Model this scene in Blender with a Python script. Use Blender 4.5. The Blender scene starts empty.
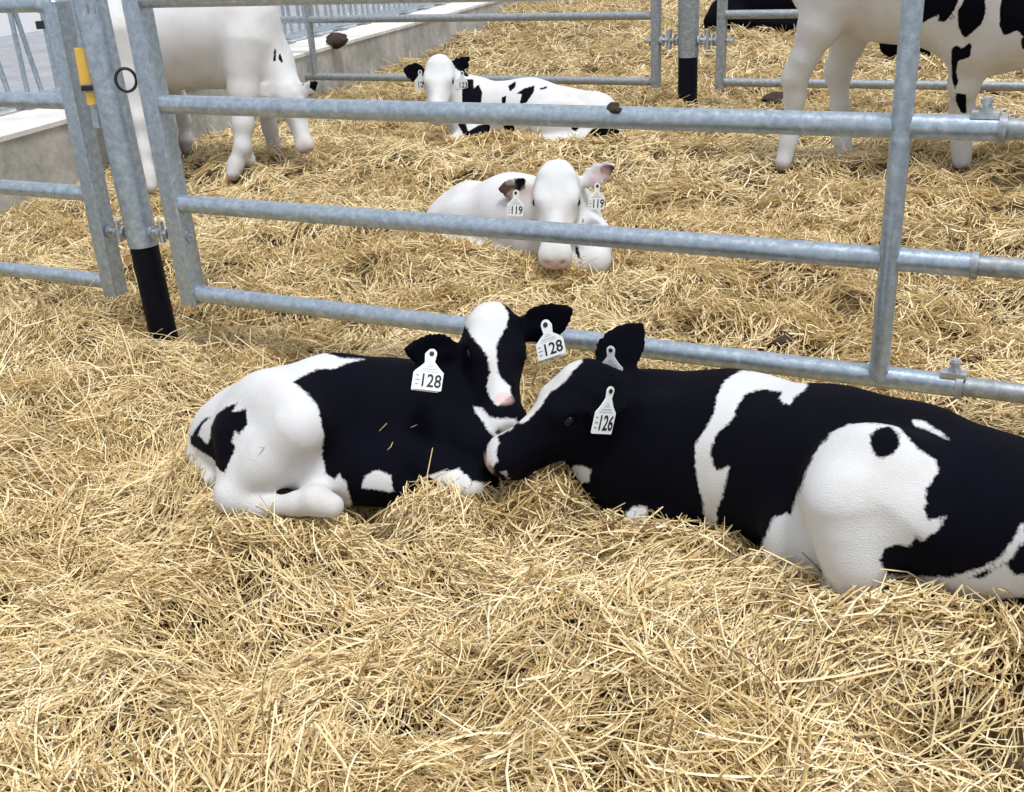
import bpy, math, random
import numpy as np
from mathutils import Vector, Matrix
from mathutils.bvhtree import BVHTree

QUICK = False
rng = np.random.default_rng(7)
scene = bpy.context.scene
COL = scene.collection

# ------------------------------------------------------------------ camera
FPX, CX, CY, CAMH = 1092.62, 512.0, 396.0, 1.12
RX = [0.8994546742949101, -0.1336615540548321, 0.41607196235349037]
RY = [0.4341420240060454, 0.38226534225135766, -0.815716808154268]
RZ = [-0.05001991484370419, 0.9143346198635922, 0.4018584465180855]
R = np.array([RX, RY, RZ])
EYE = np.array([0, 0, CAMH])
cam = bpy.data.cameras.new('camera')
cam.sensor_width = 36.0
cam.lens = 36.0 * FPX / 1024.0
cam.clip_start = 0.05
cam.clip_end = 200
camo = bpy.data.objects.new('camera', cam)
COL.objects.link(camo)
M = Matrix.Identity(4)
for i in range(3):
    for j in range(3):
        M[i][j] = R[i][j]
M[2][3] = CAMH
camo.matrix_world = M
scene.camera = camo

# ------------------------------------------------------------------ light
SUN_ENERGY, SKY_STRENGTH, EXPOSURE = 2.65, 0.70, 0.15
world = bpy.data.worlds.new('world')
scene.world = world
world.use_nodes = True
wn = world.node_tree
wn.nodes.clear()
wo = wn.nodes.new('ShaderNodeOutputWorld')
wb = wn.nodes.new('ShaderNodeBackground')
wt = wn.nodes.new('ShaderNodeTexCoord')
ws = wn.nodes.new('ShaderNodeSeparateXYZ')
wr = wn.nodes.new('ShaderNodeValToRGB')
wn.links.new(wt.outputs['Generated'], ws.inputs[0])
wn.links.new(ws.outputs['Z'], wr.inputs[0])
wr.color_ramp.elements[0].position = 0.0
wr.color_ramp.elements[0].color = (0.74, 0.78, 0.84, 1)
wr.color_ramp.elements[1].position = 0.75
wr.color_ramp.elements[1].color = (1.0, 1.03, 1.10, 1)
wn.links.new(wr.outputs[0], wb.inputs[0])
wb.inputs[1].default_value = SKY_STRENGTH
wn.links.new(wb.outputs[0], wo.inputs[0])
sun = bpy.data.lights.new('skylight_sun', 'SUN')
sun.energy = SUN_ENERGY
sun.angle = math.radians(16)
sun.color = (1.0, 0.985, 0.96)
suno = bpy.data.objects.new('skylight_sun', sun)
COL.objects.link(suno)
suno.rotation_euler = Vector((-0.30, 0.16, -1.0)).to_track_quat('-Z', 'Y').to_euler()
scene.view_settings.view_transform = 'Standard'
scene.view_settings.look = 'None'
scene.view_settings.gamma = 1
scene.view_settings.use_curve_mapping = False
scene.view_settings.exposure = EXPOSURE

# ------------------------------------------------------------------ helpers
def ray(px, py):
    d = np.array([px - CX, -(py - CY), -FPX])
    d = R @ d
    return d / np.linalg.norm(d)

def P(px, py, y=None, z=None, n=None):
    """Point of the place that the photograph shows at (px, py), at depth y, height z or curb offset n."""
    d = ray(px, py)
    if y is not None:
        t = y / d[1]
    elif z is not None:
        t = (z - CAMH) / d[2]
    else:
        t = n / (d[0] * CN[0] + d[1] * CN[1])
    return EYE + d * t

def unit(v):
    v = np.asarray(v, float)
    return v / np.linalg.norm(v)

def tag(o, label=None, cat=None, group=None, kind=None):
    if label: o['label'] = label
    if cat: o['category'] = cat
    if group: o['group'] = group
    if kind: o['kind'] = kind
    return o

def empty(name, loc):
    o = bpy.data.objects.new(name, None)
    o.location = Vector(loc)
    o.empty_display_size = 0.1
    COL.objects.link(o)
    return o

def link(name, me, mat=None, parent=None):
    o = bpy.data.objects.new(name, me)
    COL.objects.link(o)
    if mat is not None:
        me.materials.append(mat)
    if parent is not None:
        o.parent = parent
        loc = parent.location if parent.parent is None else parent.location + parent.parent.location
        o.location = -Vector(loc) if parent.parent is None else Vector((0, 0, 0))
    return o

class MB:
    """collects shapes in world coordinates and links them as one mesh"""
    def __init__(s): s.v = []; s.f = []; s.sm = []
    def add(s, vs, fs, smooth=False):
        b = len(s.v)
        s.v += [tuple(map(float, q)) for q in vs]
        s.f += [tuple(b + i for i in f) for f in fs]
        s.sm += [smooth] * len(fs)
        return s
    def box(s, c, size, ax=None, bevel=0.0):
        c = np.array(c, float); hx, hy, hz = np.array(size) / 2.0
        A = np.eye(3) if ax is None else np.array(ax)
        if bevel <= 0:
            vs = [c + A.T @ np.array([sx * hx, sy * hy, sz * hz]) for sx in (-1, 1) for sy in (-1, 1) for sz in (-1, 1)]
            fs = [(0, 1, 3, 2), (4, 6, 7, 5), (0, 4, 5, 1), (2, 3, 7, 6), (0, 2, 6, 4), (1, 5, 7, 3)]
            return s.add(vs, fs)
        # bevelled in the local xy section
        b = bevel; ring = []
        for (sx, sy) in ((1, 1), (-1, 1), (-1, -1), (1, -1)):
            a0 = {(1, 1): 0, (-1, 1): 90, (-1, -1): 180, (1, -1): 270}[(sx, sy)]
            for k in range(4):
                a = math.radians(a0 + 30 * k)
                ring.append((sx * (hx - b) + b * math.cos(a), sy * (hy - b) + b * math.sin(a)))
        n = len(ring)
        vs = [c + A.T @ np.array([x, y, z]) for z in (-hz, hz) for x, y in ring]
        fs = [(i, (i + 1) % n, n + (i + 1) % n, n + i) for i in range(n)]
        fs += [tuple(range(n - 1, -1, -1)), tuple(range(n, 2 * n))]
        return s.add(vs, fs)
    def tube(s, pts, r, n=16, cap=True):
        pts = [np.array(p, float) for p in pts]
        rs = r if isinstance(r, (list, tuple)) else [r] * len(pts)
        vs = []
        d0 = unit(pts[1] - pts[0])
        up = np.array([0, 0, 1.0]) if abs(d0[2]) < .9 else np.array([1.0, 0, 0])
        u = unit(np.cross(d0, up))
        for i, p in enumerate(pts):
            if i == 0: d = pts[1] - pts[0]
            elif i == len(pts) - 1: d = pts[-1] - pts[-2]
            else: d = unit(pts[i + 1] - p) + unit(p - pts[i - 1])
            d = unit(d); u = unit(u - d * np.dot(u, d)); w = np.cross(d, u)
            for k in range(n):
                a = 2 * math.pi * k / n
                vs.append(p + rs[i] * (math.cos(a) * u + math.sin(a) * w))
        fs = []
        for i in range(len(pts) - 1):
            for k in range(n):
                fs.append((i * n + k, i * n + (k + 1) % n, (i + 1) * n + (k + 1) % n, (i + 1) * n + k))
        s.add(vs, fs, True)
        if cap:
            s.add(vs[:n], [tuple(range(n - 1, -1, -1))]); s.add(vs[-n:], [tuple(range(n))])
        return s
    def sphere(s, c, r, seg=20, rings=12, ax=None):
        c = np.array(c, float); r = np.array(r if hasattr(r, '__len__') else (r, r, r), float)
        A = np.eye(3) if ax is None else np.array(ax)
        vs = []
        for i in range(rings + 1):
            t = math.pi * i / rings
            for k in range(seg):
                a = 2 * math.pi * k / seg
                vs.append(c + A.T @ (r * np.array([math.sin(t) * math.cos(a), math.sin(t) * math.sin(a), math.cos(t)])))
        fs = [(i * seg + k, (i + 1) * seg + k, (i + 1) * seg + (k + 1) % seg, i * seg + (k + 1) % seg) for i in range(rings) for k in range(seg)]
        return s.add(vs, fs, True)
    def build(s, name, mat=None, parent=None):
        me = bpy.data.meshes.new(name)
        me.from_pydata(s.v, [], s.f)
        me.polygons.foreach_set('use_smooth', s.sm)
        me.update()
        return link(name, me, mat, parent)

# ------------------------------------------------------------------ materials
def new_mat(name):
    m = bpy.data.materials.new(name)
    m.use_nodes = True
    nt = m.node_tree
    return m, nt, nt.nodes['Principled BSDF']

def node(nt, typ, **kw):
    n = nt.nodes.new(typ)
    for k, v in kw.items():
        setattr(n, k, v)
    return n

def ramp(nt, fac, stops):
    r = node(nt, 'ShaderNodeValToRGB')
    while len(r.color_ramp.elements) < len(stops):
        r.color_ramp.elements.new(0.5)
    for e, (p, c) in zip(r.color_ramp.elements, stops):
        e.position = p; e.color = (*c, 1) if len(c) == 3 else c
    nt.links.new(fac, r.inputs[0])
    return r.outputs[0]

def noise(nt, scale, detail=4, vec=None, rough=.55):
    n = node(nt, 'ShaderNodeTexNoise')
    n.inputs['Scale'].default_value = scale
    n.inputs['Detail'].default_value = detail
    n.inputs['Roughness'].default_value = rough
    if vec is not None: nt.links.new(vec, n.inputs['Vector'])
    return n.outputs[0]

def objco(nt, scale=None):
    t = node(nt, 'ShaderNodeTexCoord')
    if scale is None: return t.outputs['Object']
    m = node(nt, 'ShaderNodeMapping'); m.inputs['Scale'].default_value = scale
    nt.links.new(t.outputs['Object'], m.inputs[0])
    return m.outputs[0]

def bump(nt, b, h, strength, dist):
    n = node(nt, 'ShaderNodeBump')
    n.inputs['Strength'].default_value = strength
    n.inputs['Distance'].default_value = dist
    nt.links.new(h, n.inputs['Height'])
    nt.links.new(n.outputs[0], b.inputs['Normal'])

def mat_galv(name, c0, c1, metallic=.72, rough=.36):
    m, nt, b = new_mat(name)
    co = objco(nt)
    f = noise(nt, 55, 5, co, .7)
    nt.links.new(ramp(nt, f, [(.3, c0), (.55, tuple((a + d) / 2 for a, d in zip(c0, c1))), (.72, c1)]), b.inputs['Base Color'])
    b.inputs['Metallic'].default_value = metallic
    nt.links.new(ramp(nt, noise(nt, 140, 3, co), [(.3, (rough - .08,) * 3), (.7, (rough + .15,) * 3)]), b.inputs['Roughness'])
    bump(nt, b, noise(nt, 180, 3, co), .12, .002)
    return m

def mat_plain(name, c, rough=.5, metallic=0, bumpamt=0, bscale=60, var=.0):
    m, nt, b = new_mat(name)
    co = objco(nt)
    if var:
        f = noise(nt, 12, 5, co, .65)
        nt.links.new(ramp(nt, f, [(.3, tuple(max(0, x * (1 - var)) for x in c)), (.7, tuple(min(1, x * (1 + var)) for x in c))]), b.inputs['Base Color'])
    else:
        b.inputs['Base Color'].default_value = (*c, 1)
    b.inputs['Roughness'].default_value = rough
    b.inputs['Metallic'].default_value = metallic
    if bumpamt: bump(nt, b, noise(nt, bscale, 4, co), bumpamt, .004)
    return m

def mat_concrete(name, c0, c1, c2):
    m, nt, b = new_mat(name)
    co = objco(nt)
    mix = node(nt, 'ShaderNodeMath', operation='MULTIPLY_ADD')
    nt.links.new(noise(nt, 3, 6, co, .7), mix.inputs[0]); mix.inputs[1].default_value = .7
    ad = node(nt, 'ShaderNodeMath', operation='MULTIPLY')
    nt.links.new(noise(nt, 28, 5, co, .7), ad.inputs[0]); ad.inputs[1].default_value = .3
    nt.links.new(ad.outputs[0], mix.inputs[2])
    nt.links.new(ramp(nt, mix.outputs[0], [(.36, c0), (.5, c1), (.62, c2)]), b.inputs['Base Color'])
    b.inputs['Roughness'].default_value = .85
    bump(nt, b, noise(nt, 60, 6, co, .7), .3, .006)
    return m

def mat_fur():
    """coat: attribute 'coat' is metres from the edge of the dark patches (positive = white hair)"""
    m, nt, b = new_mat('calf_coat')
    def attr(n):
        a = node(nt, 'ShaderNodeAttribute'); a.attribute_name = n; return a.outputs['Fac']
    co = objco(nt)
    nz = node(nt, 'ShaderNodeMath', operation='SUBTRACT'); nt.links.new(noise(nt, 110, 4, co, .7), nz.inputs[0]); nz.inputs[1].default_value = .5
    sc = node(nt, 'ShaderNodeMath', operation='MULTIPLY_ADD'); nt.links.new(nz.outputs[0], sc.inputs[0]); sc.inputs[1].default_value = .014
    nt.links.new(attr('coat'), sc.inputs[2])
    mr = node(nt, 'ShaderNodeMapRange'); nt.links.new(sc.outputs[0], mr.inputs[0])
    mr.inputs[1].default_value = -.0022; mr.inputs[2].default_value = .0022
    white = ramp(nt, noise(nt, 7, 5, co, .6), [(.3, (.60, .585, .57)), (.5, (.66, .67, .685)), (.75, (.70, .72, .745))])
    black = ramp(nt, noise(nt, 9, 4, co, .6), [(.3, (.0012, .0013, .0040)), (.7, (.0022, .0025, .0075))])
    def mixc(f, a, c):
        x = node(nt, 'ShaderNodeMix', data_type='RGBA'); nt.links.new(f, x.inputs[0])
        for v, s in ((a, x.inputs[6]), (c, x.inputs[7])):
            if hasattr(v, 'links'): nt.links.new(v, s)
            else: s.default_value = (*v, 1)
        return x.outputs[2]
    col = mixc(mr.outputs[0], black, white)
    col = mixc(attr('brown'), col, (.13, .075, .05))
    col = mixc(attr('pink'), col, (.66, .43, .40))
    nt.links.new(col, b.inputs['Base Color'])
    b.inputs['Roughness'].default_value = .78
    b.inputs['Specular IOR Level'].default_value = .07
    b.inputs['Sheen Weight'].default_value = .004
    b.inputs['Sheen Roughness'].default_value = .4
    mm = node(nt, 'ShaderNodeMapping'); mm.inputs['Scale'].default_value = (60, 160, 160)
    nt.links.new(co, mm.inputs[0])
    bump(nt, b, noise(nt, 3.0, 4, mm.outputs[0], .65), .55, .004)
    return m

def mat_straw():
    m, nt, b = new_mat('straw')
    a = node(nt, 'ShaderNodeAttribute'); a.attribute_name = 'tint'
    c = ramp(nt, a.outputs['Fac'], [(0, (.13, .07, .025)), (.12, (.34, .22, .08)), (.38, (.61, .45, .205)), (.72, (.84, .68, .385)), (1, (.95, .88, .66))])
    nt.links.new(c, b.inputs['Base Color'])
    b.inputs['Roughness'].default_value = .45
    b.inputs['Specular IOR Level'].default_value = .5
    return m

def mat_bed():
    m, nt, b = new_mat('bedding_underlayer')
    co = objco(nt, (1, 1, 1))
    c = ramp(nt, noise(nt, 45, 6, co, .75), [(.3, (.09, .055, .022)), (.5, (.24, .16, .075)), (.7, (.46, .33, .17))])
    nt.links.new(c, b.inputs['Base Color'])
    b.inputs['Roughness'].default_value = .9
    bump(nt, b, noise(nt, 70, 5, co, .8), 1.0, .03)
    return m

GALV = mat_galv('galvanised_steel', (.29, .36, .43), (.58, .67, .77))
GALVD = mat_galv('weathered_galvanised_steel', (.22, .25, .27), (.50, .54, .58), .6, .5)
BLACKP = mat_plain('black_plastic_sleeve', (.0015, .002, .008), .5)
BLACKP.node_tree.nodes['Principled BSDF'].inputs['Specular IOR Level'].default_value = .15
BOLT = mat_galv('bright_zinc_bolt', (.35, .40, .46), (.75, .8, .85), .8, .3)
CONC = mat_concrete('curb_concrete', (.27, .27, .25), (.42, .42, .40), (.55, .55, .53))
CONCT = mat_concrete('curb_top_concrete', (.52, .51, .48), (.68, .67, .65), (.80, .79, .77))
ALLEY = mat_concrete('feed_alley_concrete', (.24, .25, .27), (.30, .31, .33), (.36, .38, .40))
DAYWHITE = mat_plain('daylight_white_sheet', (.88, .90, .92), .6)  # plain white in place of the daylight outside
FUR = mat_fur()
STRAW = mat_straw()
BED = mat_bed()
EYEM = mat_plain('dark_wet_eye', (.006, .005, .007), .12)
EYEM.node_tree.nodes['Principled BSDF'].inputs['Specular IOR Level'].default_value = .25
TAGM = mat_plain('white_ear_tag_plastic', (.82, .86, .88), .35)
INK = mat_plain('black_tag_print', (.008, .008, .01), .6)
INKG = mat_plain('faded_tag_print', (.30, .33, .38), .6)
YEL = mat_plain('yellow_paint', (.85, .55, .10), .45)
DUNG = mat_plain('dried_dung', (.040, .026, .018), .9, 0, .8, 80, .4)
RUB = mat_plain('black_rubber', (.012, .012, .014), .5)

# ------------------------------------------------------------------ the setting
CU = np.array([-0.15755893, 0.98750959]); CN = np.array([0.98750959, 0.15755893])
COFF = -3.70
CURB_H = .32
def cpt(n, u, z): return np.array([CN[0] * n + CU[0] * u, CN[1] * n + CU[1] * u, z])
CAX = [[CN[0], CN[1], 0], [CU[0], CU[1], 0], [0, 0, 1]]

_b = P(0, 114, z=CURB_H)
BACKN = float(np.dot(_b[:2], CN))
fl = MB(); fl.box((0, 8, -.22), (30, 44, .1)); tag(fl.build('floor', CONC), kind='structure')
cm = MB(); wdt = COFF - BACKN
cm.box(cpt((COFF + BACKN) / 2, 12, (CURB_H - .02 - .2) / 2), (wdt, 34, CURB_H + .18), CAX)
curb = cm.build('wall_left', CONC); tag(curb, kind='structure')
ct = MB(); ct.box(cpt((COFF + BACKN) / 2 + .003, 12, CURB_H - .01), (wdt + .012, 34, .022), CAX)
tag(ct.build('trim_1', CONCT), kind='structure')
# feed alley beyond the curb and an added white sheet standing in for bright outdoors
AZ = .05
_w = P(0, 37, z=AZ); DAYN = float(np.dot(_w[:2], CN))
al = MB(); al.box(cpt((BACKN + DAYN) / 2, 14, AZ - .06), (BACKN - DAYN, 44, .12), CAX); tag(al.build('trim_2', ALLEY), kind='structure')
ww = MB(); ww.box(cpt(DAYN - .05, 14, 1.4), (.1, 44, 2.8), CAX); tag(ww.build('daylight_backing', DAYWHITE), kind='structure')

# ------------------------------------------------------------------ bedding height
_perm = rng.random((64, 64))
def vnoise(x, y, s):
    x = np.asarray(x) * s + 100.3; y = np.asarray(y) * s + 57.7
    xi = np.floor(x).astype(int); yi = np.floor(y).astype(int)
    fx = x - xi; fy = y - yi
    fx = fx * fx * (3 - 2 * fx); fy = fy * fy * (3 - 2 * fy)
    g = lambda a, c: _perm[a % 64, c % 64]
    return (g(xi, yi) * (1 - fx) + g(xi + 1, yi) * fx) * (1 - fy) + (g(xi, yi + 1) * (1 - fx) + g(xi + 1, yi + 1) * fx) * fy - .5

MOUNDS = []   # (x, y, radius x, radius y, height)
def mound(px, py, rx, ry, h):
    p = P(px, py, z=0); MOUNDS.append((p[0], p[1], rx, ry, h))
mound(700, 650, .35, .12, .035)
mound(980, 625, .20, .08, .04)
mound(90, 352, .45, .12, .075)
mound(195, 480, .10, .10, .045)
mound(240, 525, .14, .05, .02)
mound(300, 610, .4, .12, -.03)
mound(60, 480, .3, .12, .02)
mound(990, 745, .12, .12, .06)
LEVELS = []   # (x, y, radius, height the straw lies at)
def level(px, py, z, r):
    p = P(px, py, z=z); LEVELS.append((p[0], p[1], r, z))
def level_at(px, py, y, r):
    p = P(px, py, y=y); LEVELS.append((p[0], p[1], r, p[2] - .042))
for a in ((700, 548, .05, .11), (640, 536, .02, .08), (565, 484, .05, .08),
          (300, 516, .02, .11), (445, 488, .065, .10), (165, 345, -.02, .10), (520, 268, .0, .25), (450, 250, .0, .2), (480, 147, .0, .4), (620, 143, .0, .4)):
    level(*a)
for a in ((772, 566, 1.53, .09), (815, 588, 1.47, .10), (865, 606, 1.45, .11), (930, 596, 1.48, .13), (1010, 596, 1.50, .17)):
    level_at(*a)
def height(x, y):
    x = np.asarray(x, float); y = np.asarray(y, float)
    h = .060 * vnoise(x, y, 1.3) + .070 * vnoise(x, y, 3.1) + .085 * vnoise(x, y, 6.5) + .040 * vnoise(x, y, 13)
    for a, c, rx, ry, hh in MOUNDS:
        h = h + hh * np.exp(-((x - a) / rx) ** 2 - ((y - c) / ry) ** 2)
    h = h - .012
    for a, c, r, z in LEVELS:
        w = np.exp(-(((x - a) ** 2 + (y - c) ** 2) / r ** 2) ** 2) * .85
        h = h * (1 - w) + z * w
    # piled against the far curb
    n = CN[0] * x + CN[1] * y - COFF
    h = h + .22 * np.exp(-np.clip(n, 0, 9) / .7) * np.clip((y - 8.2) / 3, 0, 1)
    return h

# ------------------------------------------------------------------ implicit bodies
def cap(a, c, r1, r2, k=.03, g='b'): return dict(t='cap', a=np.array(a, float), c=np.array(c, float), r1=r1, r2=r2, k=k, g=g)
def ell(c, r, ax=None, k=.03, g='b'): return dict(t='ell', c=np.array(c, float), r=np.array(r, float), ax=np.eye(3) if ax is None else np.array(ax, float), k=k, g=g)
def prim_d(p, X):
    if p['t'] == 'cap':
        ba = p['c'] - p['a']; L = max(np.dot(ba, ba), 1e-9)
        pa = X - p['a'].astype(np.float32)
        h = np.clip((pa @ ba.astype(np.float32)) / L, 0, 1)
        q = pa - h[..., None] * ba.astype(np.float32)
        return np.sqrt((q * q).sum(-1)) - (p['r1'] + (p['r2'] - p['r1']) * h)
    q = (X - p['c'].astype(np.float32)) @ p['ax'].T.astype(np.float32)
    r = p['r'].astype(np.float32)
    k0 = np.sqrt(((q / r) ** 2).sum(-1)); k1 = np.sqrt(((q / r ** 2) ** 2).sum(-1)) + 1e-6
    return k0 * (k0 - 1) / k1
def prim_box(p, pad):
    if p['t'] == 'cap':
        r = max(p['r1'], p['r2'])
        return np.minimum(p['a'], p['c']) - r - pad, np.maximum(p['a'], p['c']) + r + pad
    e = np.sqrt(((p['ax'] * p['r'][:, None]) ** 2).sum(0))
    return p['c'] - e - pad, p['c'] + e + pad
def smin(a, c, k):
    h = np.maximum(k - np.abs(a - c), 0) / k
    return np.minimum(a, c) - h * h * k * .25

def field_at(prims, X):
    d = np.full(X.shape[:-1], .5, np.float32)
    for p in prims:
        if p['t'] == 'ear':
            e = ear_d(p, X); d = smin(d, e, p['k']); continue
        v = prim_d(p, X)
        if p.get('sub'): d = -smin(-d, v, p['k'])
        else: d = smin(d, v, p['k'])
    return d

def ear(base, out, face, L=.13, W=.075, g='e', T=.02):
    o = unit(out); f = np.array(face, float); f = unit(f - o * np.dot(f, o)); s = np.cross(o, f)
    ax = np.array([o, s, f])
    return dict(t='ear', c=np.array(base) + o * L * .5, ax=ax, L=L, W=W, T=T, k=.018, g=g, base=np.array(base, float), o=o, f=f, s=s)
def ear_d(p, X):
    q = (X - p['c'].astype(np.float32)) @ p['ax'].T.astype(np.float32)
    t = np.clip(q[..., 0] / p['L'] + .5, 0, 1)
    q = q.copy()
    q[..., 2] -= (4.0 * (q[..., 1] ** 2) * (1.0 - .3 * t)).astype(np.float32) # cupped
    # wide in the middle, pointed tip, narrow root
    w = .5 * p['W'] * np.clip(np.sin(np.pi * t ** .86), 0, 1) ** .72 + .004
    r0 = np.stack([w, np.full_like(w, .0062)], -1); q2 = q[..., 1:]
    k0 = np.sqrt(((q2 / r0) ** 2).sum(-1)); k1 = np.sqrt(((q2 / r0 ** 2) ** 2).sum(-1)) + 1e-6
    dy = k0 * (k0 - 1) / k1
    qx = np.maximum(np.abs(q[..., 0]) - p['L'] * .5, 0)
    d1 = (np.sqrt(np.maximum(dy, 0) ** 2 + qx ** 2) + np.minimum(dy, 0)) * .85
    # root tube
    rx = q[..., 0] + p['L'] * .60
    h = np.clip(rx / (p['L'] * .38), 0, 1)
    qq = q.copy(); qq[..., 0] = rx - h * p['L'] * .38
    d2 = np.sqrt((qq * qq).sum(-1)) - (.017 - .007 * h)
    return smin(d1, d2, .02)

def polygonise(prims, h):
    lo = np.min([prim_box(p, p['k'] * .3 + .02)[0] if p['t'] != 'ear' else p['c'] - p['L'] for p in prims], 0)
    hi = np.max([prim_box(p, p['k'] * .3 + .02)[1] if p['t'] != 'ear' else p['c'] + p['L'] for p in prims], 0)
    n = np.ceil((hi - lo) / h).astype(int) + 2
    D = np.full(n, .5, np.float32)
    axs = [lo[i] + h * np.arange(n[i]) for i in range(3)]
    for p in prims:
        if p['t'] == 'ear': b0, b1 = p['c'] - p['L'] * .75, p['c'] + p['L'] * .75
        else: b0, b1 = prim_box(p, p['k'] + 2 * h)
        i0 = np.maximum(((b0 - lo) / h).astype(int), 0); i1 = np.minimum(((b1 - lo) / h).astype(int) + 2, n)
        if (i1 <= i0).any(): continue
        sl = tuple(slice(a, c) for a, c in zip(i0, i1))
        X = np.stack(np.meshgrid(axs[0][sl[0]], axs[1][sl[1]], axs[2][sl[2]], indexing='ij'), -1).astype(np.float32)
        if p['t'] == 'ear': v = ear_d(p, X)
        else: v = prim_d(p, X)
        if p.get('sub'): D[sl] = -smin(-D[sl], v, p['k'])
        else: D[sl] = smin(D[sl], v, p['k'])
    D[0] = D[-1] = .5; D[:, 0] = D[:, -1] = .5; D[:, :, 0] = D[:, :, -1] = .5
    S = D < 0
    cn = [(i, j, k) for i in (0, 1) for j in (0, 1) for k in (0, 1)]
    sub = lambda A, c: A[c[0]:A.shape[0] - 1 + c[0], c[1]:A.shape[1] - 1 + c[1], c[2]:A.shape[2] - 1 + c[2]]
    cnt = sum(sub(S, c).astype(np.int8) for c in cn)
    act = (cnt > 0) & (cnt < 8)
    idx = np.full(act.shape, -1, np.int64)
    cells = np.argwhere(act)
    idx[act] = np.arange(len(cells))
    vals = {c: sub(D, c)[act] for c in cn}
    acc = np.zeros((len(cells), 3)); num = np.zeros(len(cells))
    for c in cn:
        for ax in range(3):
            if c[ax] == 0:
                e = list(c); e[ax] = 1; e = tuple(e)
                va, vb = vals[c], vals[e]
                m = (va < 0) != (vb < 0)
                t = np.where(m, va / np.where(m, va - vb, 1), 0)
                pt = np.tile(np.array(c, float), (len(cells), 1)); pt[:, ax] = t
                acc[m] += pt[m]; num[m] += 1
    V = (cells + acc / num[:, None]) * h + lo
    F = []
    for ax in range(3):
        o1, o2 = [(1, 2), (2, 0), (0, 1)][ax]
        sA = [slice(1, -1)] * 3; sA[ax] = slice(0, -1)
        sB = [slice(1, -1)] * 3; sB[ax] = slice(1, None)
        a, c = S[tuple(sA)], S[tuple(sB)]
        e = np.argwhere(a != c)
        fl = a[a != c]
        base = e.copy(); base[:, o1] += 1; base[:, o2] += 1
        def g(d1, d2):
            q = base.copy(); q[:, o1] -= d1; q[:, o2] -= d2
            return idx[q[:, 0], q[:, 1], q[:, 2]]
        quad = np.stack([g(1, 1), g(0, 1), g(0, 0), g(1, 0)], 1)
        quad[~fl] = quad[~fl][:, ::-1]
        F.append(quad)
    F = np.concatenate(F)
    F = F[(F >= 0).all(1)]
    # light smoothing
    V0 = V
    for it in range(2):
        A = np.zeros_like(V); N = np.zeros(len(V))
        for i in range(4):
            for j in (1, 3):
                np.add.at(A, F[:, i], V[F[:, (i + j) % 4]]); np.add.at(N, F[:, i], 1)
        V = V * .5 + .5 * A / N[:, None]
    return V, F

def poly_sd(pts, poly):
    """signed distance, positive inside"""
    n = len(poly); d = np.full(len(pts), 1e9); ins = np.zeros(len(pts), bool)
    for i in range(n):
        a, c = poly[i], poly[(i + 1) % n]
        e = c - a; w = pts - a
        t = np.clip((w @ e) / max(e @ e, 1e-12), 0, 1)
        q = w - t[:, None] * e
        d = np.minimum(d, (q ** 2).sum(1))
        cnd = (a[1] > pts[:, 1]) != (c[1] > pts[:, 1])
        xi = a[0] + (pts[:, 1] - a[1]) * (c[0] - a[0]) / (c[1] - a[1] if abs(c[1] - a[1]) > 1e-12 else 1e-12)
        ins ^= cnd & (pts[:, 0] < xi)
    return np.sqrt(d) * np.where(ins, 1, -1)

class Head:
    def __init__(s, c, fwd, up, sc=1.0, fx=1.0):
        s.c = np.array(c, float); s.f = unit(fwd); up = np.array(up, float)
        s.u = unit(up - s.f * np.dot(up, s.f)); s.l = np.cross(s.u, s.f); s.s = sc; s.fx = fx
        s.ax = np.array([s.f, s.l, s.u])
    def w(s, x, y, z): return s.c + s.s * (x * s.fx * s.f + y * s.l + z * s.u)
    def d(s, x, y, z): return x * s.f + y * s.l + z * s.u
    def prims(s):
        k = s.s; W = s.w; o = []
        C = lambda a, c, r1, r2, kk=.03: o.append(cap(W(*a), W(*c), r1 * k, r2 * k, kk * k, 'h'))
        E = lambda c, r, kk=.03: o.append(ell(W(*c), np.array(r) * k, s.ax, kk * k, 'h'))
        E((-.005, 0, .0), (.082, .066, .070), .03)
        for sg in (-1, 1): C((-.005, .018 * sg, .034), (.085, .019 * sg, .020), .036, .026, .03)
        for sg in (-1, 1):
            C((-.040, .016 * sg, .052), (-.01, .030 * sg, .050), .024, .020, .03)     # poll
            C((.03, .044 * sg, .040), (.072, .044 * sg, .036), .017, .013, .02)      # brow
            E((.054, .050 * sg, .022), (.034, .020, .024), .02)                    # orbit
            E((.035, .036 * sg, -.045), (.060, .024, .048), .03)                   # cheek
            C((.07, .030 * sg, -.012), (.20, .018 * sg, -.018), .028, .022, .03)
            E((.250, .024 * sg, -.012), (.026, .020, .024), .015)                  # nostril wing
        C((.085, 0, .018), (.225, 0, .002), .030, .025, .03)
        E((.238, 0, -.018), (.044, .043, .037), .03)                               # muzzle
        C((.02, 0, -.062), (.205, 0, -.056), .034, .024, .03)                      # jaw
        E((.228, 0, -.056), (.030, .030, .018), .02)                               # chin
        for sg in (-1, 1):
            q = ell(W(.277, .022 * sg, -.010), np.array((.012, .008, .006)) * k, s.ax, .006 * k, 'h'); q['sub'] = 1; o.append(q)
            q = cap(W(.279, .002 * sg, -.043), W(.185, .046 * sg, -.050), .0035 * k, .003 * k, .006 * k, 'h'); q['sub'] = 1; o.append(q)
            q = ell(W(.066, .0685 * sg, .022), np.array((.0155, .006, .0115)) * k, s.ax, .005 * k, 'h'); q['sub'] = 1; o.append(q)
        return o
    def eyes(s, par):
        for sg in (-1, 1):
            MB().sphere(s.w(.066, .0575 * sg, .021), (.0155 * s.s, .0135 * s.s, .0125 * s.s), ax=s.ax).build('eye', EYEM, par)

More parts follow.
